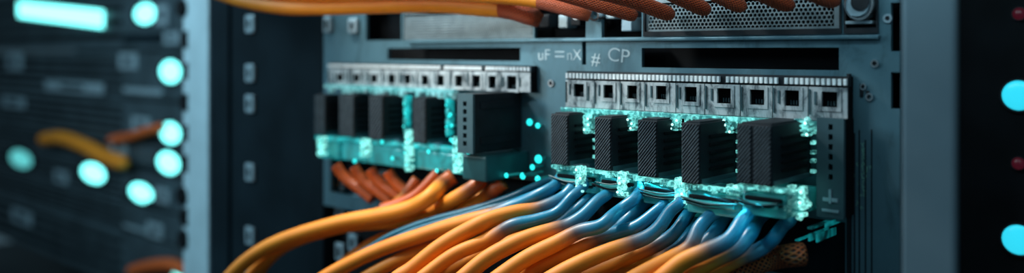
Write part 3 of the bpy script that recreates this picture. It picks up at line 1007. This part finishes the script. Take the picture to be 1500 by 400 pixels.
# keep neighbours from passing through each other: slide touching stretches apart in depth
CAM = np.array([CX, CY, CZ])
allc = np.stack([c['c'] for c in cables])
rad = np.array([c['r'] for c in cables])
ray = allc - CAM
ln = np.linalg.norm(ray, axis=2)
ray = ray / ln[:, :, None]
nC = len(cables)
prox = np.concatenate([np.zeros(1), np.linspace(0, 1, NPT - 1) ** .5 * 0 + 1])
SGN = {}
for it in range(160):
    pos = CAM + ray * ln[:, :, None]
    disp = np.zeros_like(ln)
    for i in range(nC):
        for j in range(i + 1, nC):
            dv = pos[i][:, None, :] - pos[j][None, :, :]
            d = np.linalg.norm(dv, axis=2)
            need = rad[i] + rad[j] + .006
            ii, jj = np.where(d < need)
            if not len(ii): continue
            if (i, j) not in SGN:
                md = np.median(ln[i, ii] - ln[j, jj])
                SGN[(i, j)] = np.sign(md) if abs(md) > 1e-5 else 1
            s_ = SGN[(i, j)]
            for a_, b_ in zip(ii, jj):
                amt = (need - d[a_, b_]) * .5
                disp[i, a_] = disp[i, a_] + s_ * amt * .35
                disp[j, b_] = disp[j, b_] - s_ * amt * .35
    disp = np.clip(disp, -.006, .006)
    disp[:, 0] *= .1
    disp[:, 1] *= .4
    for _ in range(3):
        disp[:, 1:-1] = .25 * disp[:, :-2] + .5 * disp[:, 1:-1] + .25 * disp[:, 2:]
    ln = ln + disp
    lim = (-.02 - CY)
    if np.abs(disp).max() < 1e-4: break

allc = CAM + ray * ln[:, :, None]
# stay in front of the panel
for i in range(nC):
    allc[i, :, 1] = np.minimum(allc[i, :, 1], -rad[i] * .8 + (.02 if allc[i, 0, 2] < CZ - .3 else 0))


def tube(c, rr, u, name, material, parent, caps=(True, True), nseg=20):
    n = len(c)
    m = MB()
    T = np.gradient(c, axis=0)
    T /= np.linalg.norm(T, axis=1)[:, None]
    ref = np.array([0, 0, 1.0])
    nrm = ref - T[0] * T[0].dot(ref)
    nrm /= np.linalg.norm(nrm)
    rows = []
    for i in range(n):
        nrm = nrm - T[i] * T[i].dot(nrm)
        nrm /= np.linalg.norm(nrm)
        bn = np.cross(T[i], nrm)
        for k_ in range(nseg):
            a_ = 2 * math.pi * k_ / nseg
            m.v.append(tuple(c[i] + rr[i] * (math.cos(a_) * nrm + math.sin(a_) * bn)))
    for i in range(n - 1):
        for k_ in range(nseg):
            k2 = (k_ + 1) % nseg
            m.f.append((i * nseg + k_, i * nseg + k2, (i + 1) * nseg + k2, (i + 1) * nseg + k_))
            m.uv += [(u[i], k_ / nseg), (u[i], (k_ + 1) / nseg), (u[i + 1], (k_ + 1) / nseg), (u[i + 1], k_ / nseg)]
    if caps[0]:
        m.f.append(tuple(range(nseg - 1, -1, -1)))
        m.uv += [(u[0], (nseg - 1 - k_) / nseg) for k_ in range(nseg)]
    if caps[1]:
        m.f.append(tuple((n - 1) * nseg + k_ for k_ in range(nseg)))
        m.uv += [(u[-1], k_ / nseg) for k_ in range(nseg)]
    return m.build(name, material, parent, smooth=True)


def px_of(p):
    dx, dy = p[0] - CX, p[1] - CY
    return 750 + F * (dx * CO + dy * SI) / (-dx * SI + dy * CO)


for ci, cb in enumerate(cables):
    # resample finely
    c = catmull(list(allc[ci]), 90)
    d = np.r_[0, np.cumsum(np.linalg.norm(np.diff(c, axis=0), axis=1))]
    r = cb['r']
    kind = cb['kind']
    if kind == 't':
        o = tube(c, np.full(len(c), r), d - 9.0, 'thin_cable', CABLEB, None)
        tag(o, cb['label'], 'cable', cb['group'])
        continue
    if kind == 'x':
        rr = np.full(len(c), r)
        rr[0], rr[1] = r * .75, r * .93
        o = tube(c, rr, d, 'braided_cable', BRAIDD, None)
        tag(o, cb['label'], 'cable', cb['group'])
        continue
    cols = np.array([px_of(p) for p in c])
    if kind == 'b':
        s = int(np.argmin(np.abs(cols - cb['split'])))
        u = d - d[s]
        rr = r * (.64 + .36 * np.clip(d / .30, 0, 1))
        t = thing('patch_cable', tuple(c[-1]), cb['label'], 'cable', cb['group'])
        tube(c[:s + 1], rr[:s + 1], u[:s + 1], 'boot', CABLE, t, (True, False)).__setitem__('label', 'blue sleeve of the plugged end')
        rj = rr * np.where(np.arange(len(rr)) <= s, .985, 1.0)
        tube(c[s - 2:], rj[s - 2:], u[s - 2:], 'jacket', CABLE, t, (True, True)).__setitem__('label', 'orange jacket')
        # clear plug body on the plugged end
        h = MB()
        T = Vector(c[0] - c[3]).normalized()
        q = Vector(c[0])
        b = bmesh.new()
        bmesh.ops.create_cube(b, size=1.0)
        bmesh.ops.bevel(b, geom=list(b.edges), offset=.15, segments=1, affect='EDGES')
        M = Matrix.Translation(q + T * .010) @ T.to_track_quat('Z', 'Y').to_matrix().to_4x4() @ Matrix.Diagonal((.020, .018, .020, 1))
        h.add_bm(b, M); b.free()
        h.build('clear_plug', GLOWD, t)
    elif kind in 'os':
        u = d - (.06 if kind == 'o' else .25)
        t = thing('patch_cable' if kind == 'o' else 'cable_stub', tuple(c[-1]), cb['label'], 'cable', cb['group'])
        n_ = 14
        tube(c[:n_ + 1], np.full(n_ + 1, r * 1.03), u[:n_ + 1], 'boot', CABLEO, t, (True, False))
        tube(c[n_:], np.full(len(c) - n_, r), u[n_:], 'jacket', CABLEO, t, (False, True))
    else:
        s = int(np.argmin(np.abs(cols - cb['split'])))
        u = d - d[s] + .02
        t = thing('braided_cable' if ci >= nC - 6 else 'trunk_cable', tuple(c[0]), cb['label'], 'cable', cb['group'])
        rr = np.full(len(c), r)
        rr[0], rr[1] = r * .7, r * .92
        tube(c[:s + 1], rr[:s + 1], d[:s + 1], 'braided_sleeve', BRAID, t, (True, False)).__setitem__('label', 'red-orange braided sleeve')
        tube(c[s:], rr[s:], u[s:] + .1, 'jacket', CABLEO, t, (False, True))

# thin teal wires sagging between the clear housings and the boots
for i, (x0, x1, yf, zt, zb) in enumerate(plug_info):
    nx = plug_info[i + 1][0] if i < 4 else PX(1196, -.05)
    for k_ in range(3):
        a_ = np.array([x0 - .01 + random.uniform(0, .02), yf - .004 + .004 * k_, zb - .030 - .006 * k_])
        b_ = np.array([nx - .012 - random.uniform(0, .02), yf + .004 + .004 * k_, zb - .032 - .006 * k_ + random.uniform(-.006, .01)])
        m_ = (a_ + b_) / 2 + np.array([0, -.003, -.004 - random.random() * .006])
        c = catmull([a_, m_, b_], 24)
        tube(c, np.full(24, .0016 + .0008 * random.random()), np.linspace(0, 1, 24), 'thin_wire', DARK if k_ % 2 else WIRE, stripR, nseg=8)

# ------------------------------------------------------------------ black post left of the server, with pale cage clips
xa, xb = PX(309), XL - .002
post = thing('rack_post', ((xa + xb) / 2, .03, 0), 'wide black rack post with pale clips left of the server front', 'rack post')
MB().box(xa, xb, 0, .28, -1.0, 2.0, .01).build('post_body', NAVY, post)
MB().box(xa + .02, xa + .16, -.012, 0, -1.0, 2.0, .004).build('post_flange', NAVY, post)
for py in (35, 107, 152, 252, 345, 400, -20):
    cage_clip(369, py, post, 0, 15, 26)
cage_clip(481, 36, panel, 0, 12, 24)
cage_clip(520, 38, panel, 0, 14, 22)

# ------------------------------------------------------------------ pale post and the far rack at the left
xa2, xb2 = PX(274), PX(305)
pp = thing('rack_post', ((xa2 + xb2) / 2, .03, 0), 'pale blue-grey rack post at the right end of the blurred servers', 'rack post')
MB().box(xa2, xb2, 0, .10, -1.0, 2.0, .012).build('post_body', POSTL, pp)
MB().box(xb2 + .001, xa - .001, .04, .10, -1.0, 2.0).build('post_return', NAVY, pp)
YS = .75
# ear flange with dark fixing holes
xe = PX(268, .02)
fm = MB().box(xe, xa2 + .01, .02, .06, -1.0, 2.0, .006)
fm.build('ear_flange', POSTL, pp)
for (px, py) in ((268, 12), (274, 58), (277, 104), (273, 150), (277, 195), (275, 240), (268, 287), (270, 350), (273, 318)):
    p = P(px, py, .02)
    MB().cyl((p.x, p.z), .036, .004, .02, 20, .040).build('fixing_knob', DARK, pp)

SX0, SX1 = PX(-60, YS), PX(285, YS)
rows = [(.0, .50, 'top blurred server in the left rack, with a long cyan light bar'), (-.32, 0, 'blurred server second from top in the left rack, one cyan lamp at its right'),
        (-.605, -.32, 'blurred server in the middle of the left rack behind the red-orange cable'), (-.79, -.605, 'blurred narrow server with one cyan lamp, below the middle of the left rack'),
        (-1.02, -.79, 'blurred server with three cyan lamps in an uneven row, low in the left rack'),
        (-1.22, -1.02, 'dark blurred server without lit lamps, low in the left rack'), (-1.62, -1.22, 'bottom blurred server with one lamp at the frame edge')]
servers = []
spans = []
for (zb_, zt_, lab) in rows:
    zb_, zt_ = CZ + zb_ + .008, CZ + zt_ - .008
    t = thing('rack_server', ((SX0 + SX1) / 2, 1.0, zb_), lab, 'server', 'servers in the left rack')
    MB().box(SX0, SX1, YS, 1.3, zb_, zt_, .008).build('bezel', GREY, t)
    h_ = zt_ - zb_
    for k_ in range(4):
        zc = zb_ + h_ * (.2 + .2 * k_)
        MB().box(SX0 + .9, SX1 - 1.0, YS - .006, YS, zc - h_ * .045, zc + h_ * .045, .002).build('vent_slot', DARK, t)
    MB().box(SX0 + .15, SX0 + .8, YS - .012, YS, zb_ + h_ * .25, zb_ + h_ * .75, .01).build('drive_bay', NAVY, t)
    MB().box(SX1 - .95, SX1 - .40, YS - .015, YS, zb_ + h_ * .10, zb_ + h_ * .22, .006).build('pull_handle', CLIPM if len(servers) in (1, 5) else NAVY, t)
    servers.append(t)
    spans.append((zb_, zt_))


def owner(z):
    return servers[min(range(len(spans)), key=lambda i: max(spans[i][0] - z, z - spans[i][1]))]


def led(px, py, wpx, hpx, srv, material, shape='round'):
    p = P(px, py, YS - .02)
    srv = owner(p.z)
    s = depth_at(p) / F
    rad_ = wpx * s * .5
    if shape == 'bar':
        x0, x1 = P(px - wpx / 2, py, YS - .02).x, P(px + wpx / 2, py, YS - .02).x
        m_ = MB().box(x0, x1, YS - .025, YS - .004, p.z - hpx * s / 2, p.z + hpx * s / 2, .05)
        m_.v = [(x, y, z - .075 * (x - (x0 + x1) / 2)) for x, y, z in m_.v]    # the bar sags a little to its right
        o = m_.build('light_bar', material, srv)
    else:
        rx = (P(px + wpx / 2, py, YS - .02).x - P(px - wpx / 2, py, YS - .02).x) / 2
        rz = hpx * s / 2
        m_ = MB()
        m_.dome((0, 0), 1.0, 0, .02, 24, 5)
        m_.v = [(p.x + x * rx, YS - .006 + y, p.z + z * rz) for (x, y, z) in m_.v]
        o = m_.build('indicator_light', material, srv, smooth=True)
        bz = MB().ring((0, 0), 1.25, 1.0, -.004, .01, 24)
        bz.v = [(p.x + x * rx, YS - .006 + y, p.z + z * rz) for (x, y, z) in bz.v]
        bz.build('light_bezel', NAVY, o)
    return o


led(88, 20, 122, 24, servers[0], LED, 'bar')
led(210, 20, 31, 30, servers[0], LED)
led(247, 105, 30, 33, servers[1], LED)
led(247, 195, 29, 31, servers[2], LED)
led(244, 239, 32, 32, servers[3], LED)
led(134, 254, 35, 28, servers[3], LED)
led(204, 283, 34, 28, servers[3], LED)
led(28, 233, 32, 26, servers[3], LEDDIM)
led(263, 400, 28, 26, servers[6], LED)
for (px, py, w_, h_, si) in ((186, 88, 26, 24, 1), (20, 88, 20, 26, 1), (235, 22, 18, 30, 0), (250, 56, 22, 18, 1), (172, 212, 24, 18, 2), (205, 182, 26, 20, 2), (236, 287, 20, 22, 3), (225, 338, 22, 22, 4), (18, 150, 32, 16, 2), (30, 318, 28, 20, 4), (88, 262, 18, 18, 3), (105, 137, 84, 16, 1)):
    p = P(px, py, YS - .02)
    s = depth_at(p) / F
    rx = (P(px + w_ / 2, py, YS - .02).x - P(px - w_ / 2, py, YS - .02).x) / 2
    so = spans[servers.index(owner(p.z))]
    hz = h_ * s / 2
    p.z = min(max(p.z, so[0] + hz + .004), so[1] - hz - .004)
    m_ = MB().box(p.x - rx, p.x + rx, YS - .02, YS, p.z - hz, p.z + hz, .008)
    o = m_.build('button', CLIPM, owner(p.z))
    MB().box(p.x - rx * .4, p.x + rx * .4, YS - .022, YS - .018, p.z - h_ * s * .2, p.z + h_ * s * .2, .004).build('button_dimple', NAVY, o)
# blurred orange cables in front of the far rack
for (pts, r, lab) in (([(60, 205), (90, 202), (125, 214), (155, 230), (185, 240)], .050, 'blurred orange cable lying across the middle of the left rack'),
                      ([(160, 205), (190, 200), (215, 192), (240, 186)], .030, 'short blurred red-orange cable rising to the lamp of the left rack'),
                      ([(190, 398), (220, 390), (250, 388), (275, 398)], .040, 'blurred red-orange cable at the bottom of the left rack')):
    c = catmull([P(a_, b_, YS - .03 - r) for a_, b_ in pts], 40)
    d = np.r_[0, np.cumsum(np.linalg.norm(np.diff(c, axis=0), axis=1))]
    o = tube(c, np.full(40, r) * np.r_[.5, .8, np.ones(36), .8, .5], d + (1 if r > .045 else -2), 'loose_cable', CABLEO, None)
    tag(o, lab, 'cable', 'cables on the left rack')

# ------------------------------------------------------------------ right edge: near post and black server with round lamps
ya = -.30
xa3, xb3 = PX(1320, ya), PX(1400, ya)
rp = thing('rack_post', ((xa3 + xb3) / 2, ya, 0), 'slate grey rack post in front of the server at the right', 'rack post')
MB().box(xa3, xb3, ya, ya + .02, -1.0, 2.0, .006).build('post_face', POSTR, rp)
MB().box(xa3 + .002, xa3 + .014, ya + .018, ya + .06, -1.0, 2.0, .003).build('post_web', BLACK, rp)
YB = .16
sx0, sx1 = PX(1380, YB), 1.6
for (z0, z1, lab, leds) in ((CZ - .60, CZ + .30, 'black server at the right edge with two round cyan lamps and two dim red ones', ((1491, 140, LEDBLUE, 44), (1492, 20, LEDRED, 18), (1491, 352, LEDBLUE, 44), (1491, 240, LEDRED, 18))),):
    t = thing('rack_server', ((sx0 + sx1) / 2, .4, z0), lab, 'server')
    MB().box(sx0, sx1, YB, .8, z0, z1, .006).build('bezel', DARK, t)
    for (px, py, mt, dpx) in leds:
        p = P(px, py, YB - .01)
        r_ = dpx / 2 * depth_at(p) / F
        m_ = MB().dome((p.x, p.z), r_, YB - .004, .01, 32, 5)
        # a round lens reads round from the aisle: widen it along the panel
        o = m_.build('indicator_light', mt, t, smooth=True)
        MB().ring((p.x, p.z), r_ * 1.15, r_, YB - .006, YB + .001, 32).build('light_bezel', BLACK, o)
